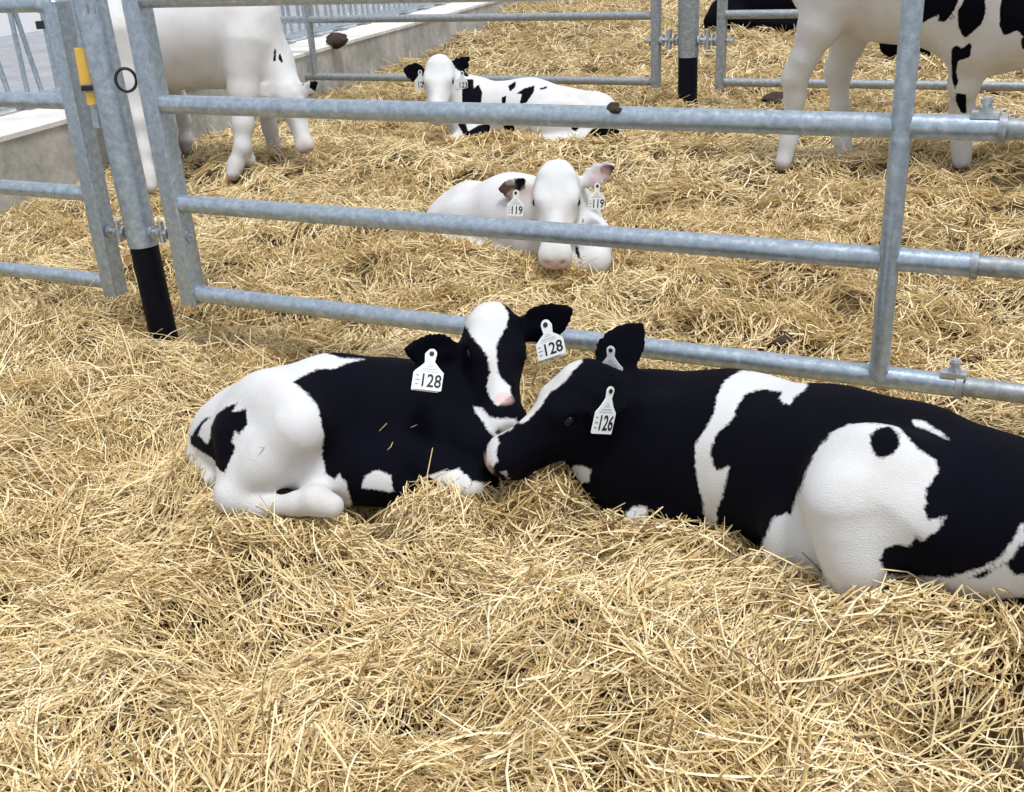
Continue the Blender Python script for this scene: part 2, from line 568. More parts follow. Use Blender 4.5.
CALVES = []
def build_calf(name_loc, prims, base, polys, label, head=None, h=.006, brown=(), pink=(), group=None):
    """polys: (value, group, pixel outline); value +1 white hair, -1 dark hair or painted crease shade. brown/pink: (centre, radius)"""
    if QUICK: h = h * 1.5
    root = empty('calf', name_loc)
    tag(root, label, 'calf', group)
    V, F = polygonise(prims, h)
    me = bpy.data.meshes.new('body')
    me.vertices.add(len(V)); me.vertices.foreach_set('co', V.astype(np.float32).ravel())
    me.loops.add(F.size); me.loops.foreach_set('vertex_index', F.astype(np.int32).ravel())
    me.polygons.add(len(F))
    me.polygons.foreach_set('loop_start', np.arange(0, F.size, 4, dtype=np.int32))
    me.polygons.foreach_set('use_smooth', np.ones(len(F), bool))
    me.update(calc_edges=True); me.validate()
    V = np.empty(len(me.vertices) * 3, np.float32); me.vertices.foreach_get('co', V); V = V.reshape(-1, 3).astype(float)
    # coat pattern: outlines are laid on the hide where they are seen, then run through the animal square to its flank
    ctr = V.mean(0)
    dv = unit(ctr - EYE); us = unit(np.cross(dv, [0, 0, 1])); vs = np.cross(us, dv)
    bvh = BVHTree.FromPolygons([tuple(v) for v in V], F.tolist())
    proj = lambda X: np.stack([(X - ctr) @ us, (X - ctr) @ vs], -1)
    near = {}
    for g in ('h', 'b', 'e'):
        ds = []
        for p in prims:
            if p['g'] != g or p.get('sub'): continue
            ds.append(ear_d(p, V.astype(np.float32)) if p['t'] == 'ear' else prim_d(p, V.astype(np.float32)))
        near[g] = np.min(ds, 0) if ds else np.full(len(V), 9.)
    grp = np.argmin(np.stack([near['h'], near['b'], near['e'] - .004]), 0)
    gi = {'h': 0, 'b': 1, 'e': 2}
    fld = np.full(len(V), .05 * base)
    V2 = proj(V)
    for val, g, out in polys:
        pts = []
        for i in range(len(out)):
            a, c = np.array(out[i], float), np.array(out[(i + 1) % len(out)], float)
            d = ray(*a)
            hit = bvh.ray_cast(Vector(EYE), Vector(d))
            if hit[0] is not None: X = np.array(hit[0])
            else: X = EYE + d * (np.dot(ctr - EYE, dv) / np.dot(d, dv))
            pts.append(proj(X))
        sd = poly_sd(V2, np.array(pts))
        m = np.ones(len(V), bool) if g == '*' else np.isin(grp, [gi[c] for c in g])
        if val > 0: fld = np.where(m, np.maximum(fld, sd), fld)
        else: fld = np.where(m, np.minimum(fld, -sd), fld)
    def blob(lst):
        o = np.zeros(len(V))
        for c, r, *kk in lst:
            d = np.linalg.norm(V - np.array(c), axis=1)
            o = np.maximum(o, np.clip((r - d) / (r * .35), 0, 1) * (kk[0] if kk else 1))
        return o
    for nm, arr in (('coat', fld), ('brown', blob(brown)), ('pink', blob(pink))):
        at = me.attributes.new(nm, 'FLOAT', 'POINT'); at.data.foreach_set('value', arr.astype(np.float32))
    link('body', me, FUR, root)
    if head is not None: head.eyes(root)
    CALVES.append(prims)
    return root

def text_mesh(txt, size, name, mat, parent, org, right, up, extrude=.0004, narrow=1.0):
    cu = bpy.data.curves.new('t', 'FONT'); cu.body = txt; cu.size = size; cu.extrude = extrude
    cu.align_x = 'CENTER'; cu.align_y = 'CENTER'; cu.resolution_u = 3
    cu.offset = size * .012
    to = bpy.data.objects.new('t', cu); COL.objects.link(to)
    dg = bpy.context.evaluated_depsgraph_get(); dg.update()
    me = bpy.data.meshes.new_from_object(to.evaluated_get(dg))
    bpy.data.objects.remove(to); bpy.data.curves.remove(cu)
    me.name = name
    r, u = unit(right), unit(up); nn = np.cross(r, u)
    xs_ = [v.co.x for v in me.vertices]; ctr = (max(xs_) + min(xs_)) / 2; narrow = narrow / (max(xs_) - min(xs_))
    for v in me.vertices:
        c = np.array(v.co); c[0] -= ctr
        v.co = Vector(np.array(org) + r * c[0] * narrow + u * c[1] + nn * c[2])
    me.materials.clear()
    return link(name, me, mat, parent)

def ear_tag(calf, top, up, right, txt, W=.058, H=.075, small=True, back=True, fold=False):
    """white two-piece ear tag; top = centre of the button"""
    u = unit(up); r = np.array(right, float); r = unit(r - u * np.dot(r, u)); n = np.cross(r, u)
    top = np.array(top, float)
    W2 = W / 2; neck = W * .17
    prof = []
    for k in range(0, 9):
        a = math.radians(-20 + 220 * k / 8); prof.append((neck * 1.05 * math.cos(a), neck * 1.05 * math.sin(a)))
    prof += [(-neck * .85, -neck * 1.6), (-W2 * .62, -H * .36), (-W2, -H * .50), (-W2, -H * .97), (-W2 * .94, -H), (W2 * .94, -H), (W2, -H * .97), (W2, -H * .50), (W2 * .62, -H * .36), (neck * .85, -neck * 1.6)]
    def plate(mb, off, th, sx=1.0, sh=0.0):
        m = len(prof)
        f0 = [top + r * (x * sx + sh) + u * y + n * (off) for x, y in prof]
        f1 = [q + n * th for q in f0]
        mb.add(f0 + f1, [tuple(range(m - 1, -1, -1)), tuple(range(m, 2 * m))] + [(i, (i + 1) % m, m + (i + 1) % m, m + i) for i in range(m)])
    mb = MB(); plate(mb, 0, .0018)
    o = mb.build('ear_tag', TAGM, calf)
    loc = o
    MB().tube([top + n * .0018, top + n * .0032], neck * .5, 14).build('button', RUB, loc)
    if back:
        b2 = MB(); plate(b2, -.016, .0018, .96, -.006); b2.build('back_plate', TAGM, loc)
        MB().tube([top - n * .016, top], neck * .3, 10).build('stud', TAGM, loc)
    text_mesh(txt, H * .50, 'tag_number', INK, loc, top - u * H * .76 + r * W * .13 + n * .0022, r, u, narrow=W * .66)
    if small:
        g = MB()
        for (yy, w2, th) in ((.30, .16, .018), (.355, .26, .022), (.43, .5, .03), (.49, .62, .02)):
            k = 7 if w2 > .3 else 4
            for i in range(k):
                xx = (-w2 / 2 + w2 * (i + .5) / k) * W
                g.box(top - u * H * yy + r * xx + n * .002, (W * w2 / k * .62, H * th, .0006), [r, u, n])
        for (yy, xx, w2) in ((.62, -.38, .10), (.74, -.36, .16), (.86, -.37, .12)):
            g.box(top - u * H * yy + r * xx * W + n * .002, (W * w2, H * .035, .0006), [r, u, n])
        g.build('fine_print', INKG, loc)
    return o

def px_poly(cx, cy, k, pts): return [(cx + a / k, cy + c / k) for a, c in pts]
def view_right(p):
    d = unit(np.array(p) - EYE); return unit(np.cross(d, [0, 0, 1]))
# ------------------------------------------------------------------ calves
def chain(pts, k=.03, g='b'):
    """tapering limb through (px, py, y, radius)"""
    q = [(P(a, c, y=y), r) for a, c, y, r in pts]
    return [cap(q[i][0], q[i + 1][0], q[i][1], q[i + 1][1], k, g) for i in range(len(q) - 1)]
def ear_px(b, t, face, L, W, g='e'):
    B = P(*b[:2], y=b[2]); T = P(*t[:2], y=t[2])
    return ear(B, T - B, face, L, W, g)
def frame(C, yaw_r, pitch, roll=0.0):
    """forward and up of a head at C: yaw_r to the viewer's right of the line to the camera (deg), pitch down (deg), roll"""
    d = EYE - C; d[2] = 0; d = unit(d); rt = view_right(C)
    a = math.radians(yaw_r); hd = d * math.cos(a) + rt * math.sin(a)
    p = math.radians(pitch)
    f = hd * math.cos(p) - np.array([0, 0, 1]) * math.sin(p)
    up = hd * math.sin(p) + np.array([0, 0, 1]) * math.cos(p)
    l = np.cross(up, f); r = math.radians(roll)
    return f, up * math.cos(r) + l * math.sin(r)
def to_cam(C): return unit(EYE - C)

# --- calf with tags 128, lying curled in the straw, head raised towards the camera
pr = []
pr += chain([(258, 440, 1.67, .118), (330, 434, 1.72, .142), (400, 434, 1.82, .149), (452, 436, 1.89, .132)], .05)
pr += chain([(228, 434, 1.66, .078), (262, 425, 1.66, .10)], .05)
pr += chain([(290, 405, 1.68, .075), (335, 396, 1.74, .075), (405, 396, 1.92, .075)], .05)
pr += chain([(468, 446, 1.84, .10), (478, 450, 1.80, .085)], .05)
C0 = P(280, 424, y=1.60)
pr += [ell(C0, (.115, .070, .115), k=.07)]
pr += chain([(300, 428, 1.55, .062), (270, 462, 1.52, .048), (236, 494, 1.475, .030)], .035)
pr += chain([(246, 440, 1.56, .066), (232, 488, 1.49, .032)], .035)
pr += chain([(232, 498, 1.470, .031), (262, 507, 1.475, .0215), (298, 504, 1.485, .021), (316, 501, 1.49, .026), (332, 506, 1.495, .024)], .02)
pr += chain([(330, 470, 1.60, .07), (385, 478, 1.66, .06)], .05)
pr += chain([(405, 455, 1.71, .055), (440, 474, 1.69, .038), (472, 482, 1.70, .030)], .03)
pr += chain([(470, 487, 1.67, .028), (430, 492, 1.66, .022), (385, 488, 1.65, .026)], .02)
pr += chain([(430, 402, 1.96, .085), (465, 385, 1.98, .078), (490, 360, 2.03, .064)], .05)
pr += chain([(466, 432, 1.90, .095), (484, 392, 1.98, .068)], .05)
pr += chain([(200, 425, 1.66, .02), (197, 455, 1.60, .018), (212, 480, 1.55, .016)], .02)
HC = P(491, 343, y=2.00)
hf, hu = frame(HC, 6, 21, 10)
H128 = Head(HC, hf, hu, .96)
pr += H128.prims()
tc = to_cam(HC)
pr.append(ear_px((459, 354, 1.95), (400, 349, 1.81), tc + np.array([0, 0, -.1]), .150, .080))
pr.append(ear_px((521, 334, 2.04), (572, 309, 2.06), tc + np.array([0, 0, -.2]), .135, .084))
k2 = lambda pts: px_poly(170, 280, 2.926, pts)
k3 = lambda pts: px_poly(380, 290, 3.657, pts)
polys = [
 (1, 'b', [(365, 359), (341, 358), (317, 350), (272, 360), (231, 380), (180, 400), (175, 440), (180, 540), (345, 540), (352, 505), (346, 482), (339, 474), (334, 480), (326, 474), (322, 455), (324, 435), (318, 406), (307, 393), (293, 382), (303, 376), (317, 369), (334, 369), (345, 364)]),
 (-1, 'b', k2([(120, 430), (135, 395), (165, 370), (198, 360), (182, 386), (222, 378), (226, 420), (205, 452), (190, 442), (180, 470), (192, 490), (158, 565), (120, 520), (60, 480), (60, 455), (85, 455), (110, 480), (118, 460)])),
 (-1, 'b', k2([(75, 435), (100, 405), (118, 400), (95, 425), (82, 455), (60, 470)])),
 (1, 'b', k2([(570, 575), (600, 555), (645, 570), (655, 620), (560, 610)])),
 (1, 'b', k2([(755, 572), (800, 560), (845, 553), (872, 575), (885, 590), (930, 590), (940, 640), (760, 660), (745, 625), (792, 602), (775, 585)])),
 (1, 'h', k3([(308, 105), (325, 60), (380, 20), (440, 20), (470, 85), (465, 130), (440, 170), (424, 210), (428, 250), (430, 300), (450, 330), (475, 350), (482, 385), (455, 405), (430, 425), (400, 390), (390, 350), (403, 300), (394, 245), (370, 210), (335, 170), (312, 130)])),
 (1, 'hb', k3([(342, 425), (370, 430), (400, 462), (440, 470), (500, 470), (500, 530), (430, 540), (400, 520), (375, 480), (350, 450)])),
]
calf128 = build_calf(P(330, 480, z=0), pr, -1, polys,
    'black calf with white rump and folded hind leg, tagged 128, facing the camera', H128, h=.0052,
    brown=[(H128.w(.280, 0, -.012), .030, .5)],
    pink=[(H128.w(.215, -.006, .022), .024, .6)])
T = P(432, 354, y=1.735); B = P(426.5, 391, y=1.69); Rr = P(443, 392, y=1.71) - P(412, 388, y=1.69)
ear_tag(calf128, T, T - B, Rr, '128', W=.058, H=.074)
T = P(546, 325, y=2.01); B = P(552, 355, y=1.98); Rr = P(567, 349, y=1.99) - P(537, 357, y=1.99)
ear_tag(calf128, T, T - B, Rr, '128', W=.068, H=.072)

# --- calf with tags 126, lying in profile, muzzle against its neighbour
pr = []
pr += chain([(655, 452, 1.88, .138), (740, 456, 1.84, .150), (830, 476, 1.76, .150), (900, 497, 1.68, .143), (985, 520, 1.60, .120), (1040, 528, 1.56, .105)], .05)
pr += chain([(1066, 500, 1.62, .030), (1092, 545, 1.56, .020), (1080, 590, 1.48, .018), (1062, 606, 1.45, .026)], .02)
pr += chain([(860, 438, 1.74, .055), (920, 458, 1.70, .06), (1000, 486, 1.62, .06)], .05)
pr += chain([(655, 400, 1.90, .055), (720, 404, 1.88, .05)], .05)
C0 = P(872, 494, y=1.565)
pr += [ell(C0, (.112, .065, .118), k=.05)]
pr += chain([(848, 500, 1.52, .070), (853, 535, 1.51, .055), (856, 560, 1.50, .043), (856, 580, 1.50, .041)], .03)
pr += chain([(900, 512, 1.54, .075), (866, 550, 1.51, .032)], .04)
pr += chain([(850, 590, 1.50, .026), (835, 595, 1.50, .020), (824, 598, 1.50, .018)], .02)
pr += chain([(800, 540, 1.60, .060), (820, 548, 1.59, .055)], .05)
pr += chain([(612, 468, 1.87, .095), (640, 470, 1.85, .10)], .05)
pr += [ell(P(655, 452, y=1.79), (.085, .06, .11), k=.05)]
pr += chain([(690, 515, 1.75, .055), (640, 522, 1.74, .040)], .03)
pr += chain([(640, 528, 1.73, .032), (690, 540, 1.71, .025)], .02)
pr += chain([(655, 426, 1.90, .092), (614, 414, 1.86, .074), (592, 404, 1.83, .057)], .05)
pr += chain([(632, 465, 1.87, .10), (592, 428, 1.83, .064)], .05)
HC = P(586, 402, y=1.82)
hf = P(487, 460, y=1.68) - HC
H126 = Head(HC, hf, (-.05, -.12, 1), .95, .84)
pr += H126.prims()
tc = to_cam(HC)
pr.append(ear_px((594, 392, 1.79), (630, 412, 1.71), tc + np.array([-.5, 0, .3]), .115, .085))
pr.append(ear_px((601, 374, 1.88), (634, 334, 1.92), tc + np.array([-.3, 0, 0]), .130, .090))
k4 = lambda pts: px_poly(560, 330, 2.207, pts)
polys = [
 (1, 'b', k4([(345, 150), (365, 110), (400, 80), (500, 85), (545, 118), (545, 127), (518, 148), (507, 165), (492, 162), (484, 150), (490, 137), (450, 130), (410, 140), (392, 165), (380, 200), (350, 225), (332, 260), (335, 290), (345, 310), (375, 300), (365, 340), (358, 370), (345, 400), (347, 465), (325, 465), (315, 380), (303, 330), (298, 290), (300, 250), (320, 220), (340, 185)])),
 (1, 'b', k4([(640, 208), (690, 205), (740, 212), (765, 235), (790, 262), (830, 288), (834, 315), (808, 350), (805, 400), (815, 420), (852, 412), (830, 445), (800, 465), (785, 455), (772, 478), (740, 472), (715, 483), (706, 510), (722, 540), (715, 640), (540, 640), (430, 500), (445, 470), (470, 415), (500, 403), (510, 412), (520, 370), (545, 310), (570, 260), (600, 225)])),
 (-1, 'b', k4([(683, 235), (700, 217), (728, 212), (748, 230), (750, 255), (735, 275), (705, 284), (688, 265)])),
 (1, 'b', k4([(720, 540), (790, 545), (860, 545), (925, 528), (975, 500), (1000, 460), (1024, 425), (1024, 590), (900, 600), (715, 620)])),
 (-1, 'b', k4([(900, 547), (960, 522), (1000, 505), (1010, 480), (1050, 440), (1050, 540), (1000, 540), (985, 515), (930, 547)])),
 (1, 'b', k4([(776, 198), (800, 200), (850, 232), (862, 243), (835, 233), (815, 222), (782, 212)])),
 (1, 'b', k4([(143, 405), (165, 388), (192, 390), (190, 450), (160, 450)])),
 (1, 'b', k4([(365, 465), (385, 443), (400, 480), (380, 490)])),
 (1, 'h', k3([(706, 215), (712, 255), (708, 295), (675, 338), (620, 376), (560, 425), (518, 468), (495, 485), (440, 470), (470, 390), (560, 290), (620, 230), (660, 200)])),
 (1, 'h', k3([(460, 500), (430, 535), (436, 560), (425, 590), (430, 625), (415, 660), (360, 640), (360, 570), (385, 510), (430, 470)])),
 (1, 'h', k3([(440, 665), (465, 662), (470, 690), (440, 690)])),
 (1, 'hb', k3([(640, 655), (665, 640), (730, 642), (772, 655), (768, 700), (690, 710)])),
]
calf126 = build_calf(P(800, 560, z=0), pr, -1, polys,
    'black calf with white haunch and shoulder band, tagged 126, lying in profile facing left', H126, h=.0052,
    pink=[(H126.w(.282, 0, -.012), .028, .45)],
    brown=[(H126.w(.278, .022, -.010), .013, .9)])
T = P(610, 391, y=1.685); B = P(601, 432, y=1.66); Rr = P(611, 436, y=1.69) - P(591, 427, y=1.65)
ear_tag(calf126, T, T - B, Rr, '126', W=.050, H=.080, back=False)
T = P(611, 350, y=1.87); B = P(611, 386, y=1.87); Rr = P(622, 376, y=1.88) - P(600, 375, y=1.88)
ear_tag(calf126, T, T - B, Rr, '126', W=.050, H=.070, back=False)

# --- white calf tagged 119
pr = []
pr += chain([(464, 224, 3.62, .125), (512, 216, 3.56, .148), (555, 222, 3.48, .155)], .05)
pr += chain([(446, 222, 3.60, .08), (470, 205, 3.62, .09)], .05)
pr += [ell(P(468, 226, y=3.50), (.125, .06, .105), k=.04)]
pr += chain([(450, 246, 3.46, .05), (480, 252, 3.42, .035), (505, 254, 3.40, .03)], .03)
pr += chain([(574, 222, 3.45, .10), (590, 240, 3.40, .072), (594, 258, 3.34, .058)], .04)
pr += chain([(535, 244, 3.42, .09), (560, 255, 3.38, .07)], .05)
pr += chain([(594, 262, 3.32, .048), (570, 268, 3.28, .034), (545, 268, 3.28, .03)], .03)
pr += chain([(556, 214, 3.48, .13), (560, 196, 3.42, .09)], .05)
HC = P(557, 192, y=3.36)
hf, hu = frame(HC, -3, 30, 2)
H119 = Head(HC, hf, hu, 1.14)
pr += H119.prims()
tc = to_cam(HC)
pr.append(ear_px((533, 188, 3.40), (499, 189, 3.40), tc + np.array([0, 0, .1]), .135, .085))
pr.append(ear_px((582, 184, 3.40), (610, 167, 3.42), tc + np.array([0, 0, .1]), .130, .075))
k5 = lambda pts: px_poly(480, 160, 6.6, pts)
polys = [
 (-1, 'e', k5([(100, 150), (130, 125), (170, 130), (170, 165), (225, 165), (230, 125), (300, 120), (300, 190), (260, 205), (215, 190), (180, 215), (160, 262), (110, 230)])),
 (-1, 'e', k5([(790, 60), (820, 35), (870, 30), (870, 90), (845, 110), (830, 85), (795, 90)])),
 (-1, 'b', k5([(672, 390), (684, 390), (684, 430), (676, 450)])),  # shade of the chest crease painted into the white coat
 (-1, 'b', k5([(628, 560), (650, 575), (650, 600), (672, 660), (655, 660), (630, 620)])),  # lower end of the same painted crease shade
]
calf119 = build_calf(P(510, 255, z=0), pr, 1, polys,
    'all white calf with dark-tipped ears, tagged 119, lying behind the front gate', H119, h=.0075,
    brown=[(P(507, 189, y=3.40), .05, .75), (P(607, 170, y=3.42), .03, .6)],
    pink=[(H119.w(.272, 0, -.03), .05, .75), (H119.w(.25, 0, -.055), .05, .5), (P(528, 195, y=3.38), .04, .45), (P(600, 178, y=3.39), .05, .5)])
T = P(516, 193, y=3.34); B = P(515, 215, y=3.32); Rr = P(524, 214, y=3.33) - P(507, 213, y=3.33)
ear_tag(calf119, T, T - B, Rr, '119', W=.062, H=.078, back=False)
T = P(597, 186, y=3.36); B = P(596, 206, y=3.35); Rr = P(602, 203, y=3.38) - P(589, 205, y=3.34)
ear_tag(calf119, T, T - B, Rr, '119', W=.062, H=.078, back=False)

# --- calf lying furthest back by the rear gate
pr = []
pr += chain([(478, 112, 5.52, .165), (530, 113, 5.56, .175), (590, 121, 5.50, .150)], .06)
pr += chain([(595, 122, 5.48, .14), (604, 128, 5.44, .11)], .05)
pr += [ell(P(560, 124, y=5.36), (.17, .07, .13), k=.05)]
pr += chain([(585, 140, 5.32, .05), (560, 144, 5.28, .04), (535, 144, 5.28, .035)], .03)
pr += chain([(465, 120, 5.42, .11), (478, 138, 5.34, .06), (455, 142, 5.28, .045)], .04)
pr += chain([(470, 100, 5.52, .14), (450, 86, 5.46, .095)], .05)
HC = P(440, 76, y=5.42)
hf, hu = frame(HC, -8, 32, 0)
HB = Head(HC, hf, hu, 1.22)
pr += HB.prims()
tc = to_cam(HC)
pr.append(ear_px((427, 77, 5.46), (401, 68, 5.46), tc, .16, .105))
pr.append(ear_px((452, 74, 5.48), (466, 60, 5.50), tc + np.array([-.3, 0, 0]), .14, .10))
k6 = lambda pts: px_poly(380, 30, 3.046, pts)
polys = [
 (-1, 'e', k6([(40, 70), (145, 80), (160, 190), (40, 190)])),
 (-1, 'e', k6([(215, 70), (300, 70), (300, 170), (215, 170)])),
 (-1, 'b', k6([(250, 150), (285, 150), (285, 180), (300, 165), (312, 190), (308, 225), (250, 225)])),
 (-1, 'b', k6([(235, 285), (262, 285), (268, 310), (300, 290), (335, 285), (340, 340), (320, 360), (280, 358), (262, 330)])),
 (-1, 'b', k6([(375, 290), (412, 290), (405, 330), (385, 330)])),
 (-1, 'b', k6([(390, 170), (415, 155), (412, 175), (395, 188)])),
 (-1, 'b', k6([(412, 195), (440, 178), (472, 168), (468, 190), (445, 222), (425, 225), (432, 195)])),
 (-1, 'b', k6([(370, 205), (385, 200), (382, 225), (372, 225)])),
 (-1, 'b', k6([(485, 178), (510, 170), (508, 178), (488, 183)])),
 (-1, 'b', k6([(580, 292), (608, 292), (600, 308), (585, 306)])),
 (-1, 'b', k6([(610, 375), (615, 335), (650, 300), (700, 295), (740, 310), (760, 380)])),
 (1, 'b', k6([(680, 340), (700, 320), (712, 330), (700, 365)])),
]
calfb = build_calf(P(530, 145, z=0), pr, 1, polys,
    'white calf with black ears and black neck patch lying beside the rear gate', HB, h=.010,
    pink=[(HB.w(.272, 0, -.02), .05, .6)])
T = P(420, 72, y=5.38); B = P(421, 90, y=5.38)
ear_tag(calfb, T, T - B, view_right(HC) + np.array([0, 0, -.25]), '123', W=.066, H=.09, small=False, back=False)
T = P(462, 73, y=5.40); B = P(462, 89, y=5.40)
ear_tag(calfb, T, T - B, view_right(HC) + np.array([0, 0, .1]), '123', W=.062, H=.085, small=False, back=False)

# --- standing white calf on the left, eating from the floor
pr = []
pr += chain([(128, 25, 4.30, .20), (168, 34, 4.40, .245), (215, 28, 4.52, .24), (240, 25, 4.58, .19)], .08)
pr += chain([(182, 70, 4.38, .05), (176, 78, 4.38, .045)], .05)
pr += chain([(200, 62, 4.45, .12), (240, 68, 4.50, .10)], .07)
pr += chain([(120, 40, 4.18, .16), (128, 82, 4.12, .085), (138, 120, 4.07, .045), (144, 150, 4.04, .034), (148, 176, 4.00, .036), (150, 186, 3.98, .034)], .04)
pr += chain([(160, 70, 4.60, .10), (178, 100, 4.72, .045), (184, 120, 4.76, .032), (186, 140, 4.76, .034), (187, 150, 4.74, .035)], .04)
pr += chain([(243, 45, 4.48, .13), (243, 92, 4.40, .068), (243, 124, 4.35, .048), (242, 148, 4.31, .036), (236, 164, 4.28, .036), (233, 174, 4.25, .035)], .035)
pr += chain([(243, 140, 4.33, .035), (249, 160, 4.36, .029), (250, 166, 4.38, .028)], .02)
pr += chain([(255, 60, 4.66, .11), (264, 100, 4.74, .055), (270, 128, 4.77, .038), (274, 146, 4.78, .034), (276, 158, 4.75, .036)], .03)
pr += chain([(245, 30, 4.58, .17), (268, 62, 4.62, .115), (285, 88, 4.58, .085)], .07)
HC = P(291, 100, y=4.56)
hf = P(303, 140, y=4.50) - HC
HS = Head(HC, hf, (.55, -.80, .1), .98)
pr += HS.prims()
pr.append(ear_px((298, 95, 4.60), (321, 80, 4.62), to_cam(HC), .135, .075))
pr.append(ear_px((280, 92, 4.52), (262, 92, 4.46), to_cam(HC), .12, .07))
k7 = lambda pts: px_poly(100, 0, 3.96, pts)
polys = [
 (-1, 'e', [(309, 88), (306, 78), (330, 70), (330, 92), (318, 94)]),
 (-1, 'b', k7([(685, 245), (690, 195), (698, 195), (696, 240)])),
 (-1, 'b', k7([(706, 235), (708, 212), (715, 212), (726, 248), (718, 248)])),
]
calfs = build_calf(P(235, 172, z=0), pr, 1, polys,
    'white calf standing at the left with its head down in the straw', HS, h=.009,
    brown=[(P(187, 150, y=4.74), .07, .7), (P(276, 158, y=4.75), .06, .5), (P(233, 176, y=4.25), .04, .5), (HS.w(.28, 0, -.03), .05, .5)],
    pink=[(HS.w(.25, 0, -.02), .08, .35)])

# --- standing black and white calf on the right, head outside the picture
pr = []
pr += chain([(850, -32, 5.25, .27), (900, -26, 5.25, .265), (982, -15, 5.25, .285), (1012, -4, 5.25, .265)], .08)
pr += chain([(990, 26, 5.22, .20), (1035, 10, 5.22, .19), (1080, -30, 5.15, .15)], .08)
pr += chain([(840, -22, 5.12, .18), (820, 25, 5.08, .088), (804, 58, 5.07, .054), (795, 78, 5.08, .052), (795, 98, 5.09, .040), (789, 140, 5.08, .034), (783, 163, 5.05, .038)], .045)
pr += chain([(866, -10, 5.32, .15), (848, 42, 5.40, .072), (838, 72, 5.42, .055), (840, 108, 5.40, .036), (843, 142, 5.38, .033), (844, 156, 5.36, .038)], .045)
pr += chain([(968, 0, 5.12, .16), (970, 45, 5.12, .09), (964, 85, 5.18, .058), (962, 110, 5.24, .045), (961, 145, 5.30, .037), (962, 160, 5.30, .042)], .045)
pr += chain([(1035, 20, 5.34, .12), (1046, 80, 5.40, .055), (1050, 150, 5.45, .038)], .045)
pr += chain([(872, 14, 5.2, .08), (885, 18, 5.2, .06)], .07)
pr += chain([(822, -80, 5.22, .05), (806, -70, 5.20, .03), (800, -40, 5.18, .022)], .03)
HC = P(1125, -20, y=5.05)
HR = Head(HC, (.75, -.35, -.55), (.1, 0, 1), 1.2)
pr += HR.prims()
pr.append(ear(HR.w(-.03, .06, .02), HR.d(-.4, 1, .1), HR.d(1, .2, 0), .15, .09))
pr.append(ear(HR.w(-.03, -.06, .02), HR.d(-.4, -1, .1), HR.d(1, -.2, 0), .15, .09))
k8 = lambda pts: px_poly(840, 0, 4.951, pts)
polys = [
 (-1, 'b', k8([(330, -60), (590, -60), (585, 10), (560, 60), (520, 108), (485, 105), (490, 72), (450, 90), (400, 118), (330, 100)])),
 (-1, 'b', k8([(545, 100), (555, 78), (566, 80), (556, 104)])),
 (-1, 'b', k8([(630, -60), (715, -50), (722, 60), (700, 120), (650, 165), (622, 188), (605, 175), (585, 130), (582, 60), (610, 10)])),
 (-1, 'b', k8([(810, -60), (1000, -60), (1000, 190), (920, 200), (880, 150), (810, 178), (790, 130), (790, 50)])),
 (-1, 'b', k8([(895, 195), (930, 170), (930, 250), (900, 240)])),
 (-1, 'b', k8([(553, 240), (575, 222), (605, 240), (640, 210), (652, 225), (645, 280), (615, 293), (585, 300), (575, 360), (588, 400), (570, 445), (555, 400), (550, 300)])),
 (-1, 'b', k8([(575, 462), (625, 465), (627, 560), (600, 560), (572, 500)])),
]
calfr = build_calf(P(880, 160, z=0), pr, 1, polys,
    'black and white calf standing at the right, its head outside the picture', HR, h=.010,
    pink=[(HR.w(.272, 0, -.02), .05, .6)],
    brown=[(P(783, 165, y=5.05), .045, .5), (P(844, 158, y=5.36), .045, .5)])

# --- black calves lying beyond the rear gate
def lying_black(pts_list, head, lab, gp):
    q = []
    for pts in pts_list: q += chain(pts, .08)
    HCb = P(*head[:2], y=head[2]); f, u = frame(HCb, head[3], 25)
    Hd = Head(HCb, f, u, 1.2)
    q += Hd.prims()
    for sg in (-1, 1): q.append(ear(Hd.w(-.03, .06 * sg, .02), Hd.d(-.3, sg, .1), Hd.d(1, .2 * sg, 0), .15, .09))
    return build_calf(gp, q, -1, [], lab, Hd, h=.014)
lying_black([[(722, 12, 11.1, .13), (760, 4, 11.2, .24), (812, 2, 11.2, .26), (850, 0, 11.1, .22)], [(712, 22, 11.0, .085), (735, 18, 11.0, .11)],
             [(740, 22, 10.95, .07), (800, 27, 10.9, .06)], [(850, -4, 11.1, .2), (872, -30, 11.0, .14)]], (884, -38, 10.95, 20),
            'black calf lying beyond the rear gate, behind the standing calf\'s hind legs', P(770, 26, z=0))
lying_black([[(896, 40, 8.9, .11), (922, 34, 8.9, .20), (985, 26, 9.0, .22)], [(938, 48, 8.85, .10), (920, 52, 8.8, .08)],
             [(890, 46, 8.9, .05), (910, 50, 8.85, .06)], [(985, 15, 9.1, .18), (1005, -5, 9.0, .13)]], (1014, -14, 8.9, 10),
            'black calf lying far back, seen under the standing calf\'s belly', P(930, 56, z=0))
# ------------------------------------------------------------------ gates and posts
FY = 2.283; BY = 6.472
RAILS = [.973, .705, .435, .172]
def rail(x0, x1, y, z, r): return MB().tube([(x0, y, z), (x1, y, z)], r, 24)
def ubolt(mb, c, dirx, s=1.0, w_=1.0):
    """bolt through stile and post eye: shank along x with nuts and washers"""
    c = np.array(c)
    mb.tube([c - [.055 * s, 0, 0], c + [.055 * s, 0, 0]], .008 * s * w_, 10)
    for o, w in ((-.05, .010), (.038, .010), (-.012, .006)):
        mb.tube([c + [o * s, 0, 0], c + [(o + w) * s, 0, 0]], .017 * s * w_, 6)
    for o in (-.036, .026): mb.tube([c + [o * s, 0, 0], c + [(o + .003) * s, 0, 0]], .021 * s * w_, 16)
    mb.tube([c + [-.004, -.0, -.03 * s * w_], c + [-.004, 0, .035 * s * w_]], .010 * s * w_, 8)

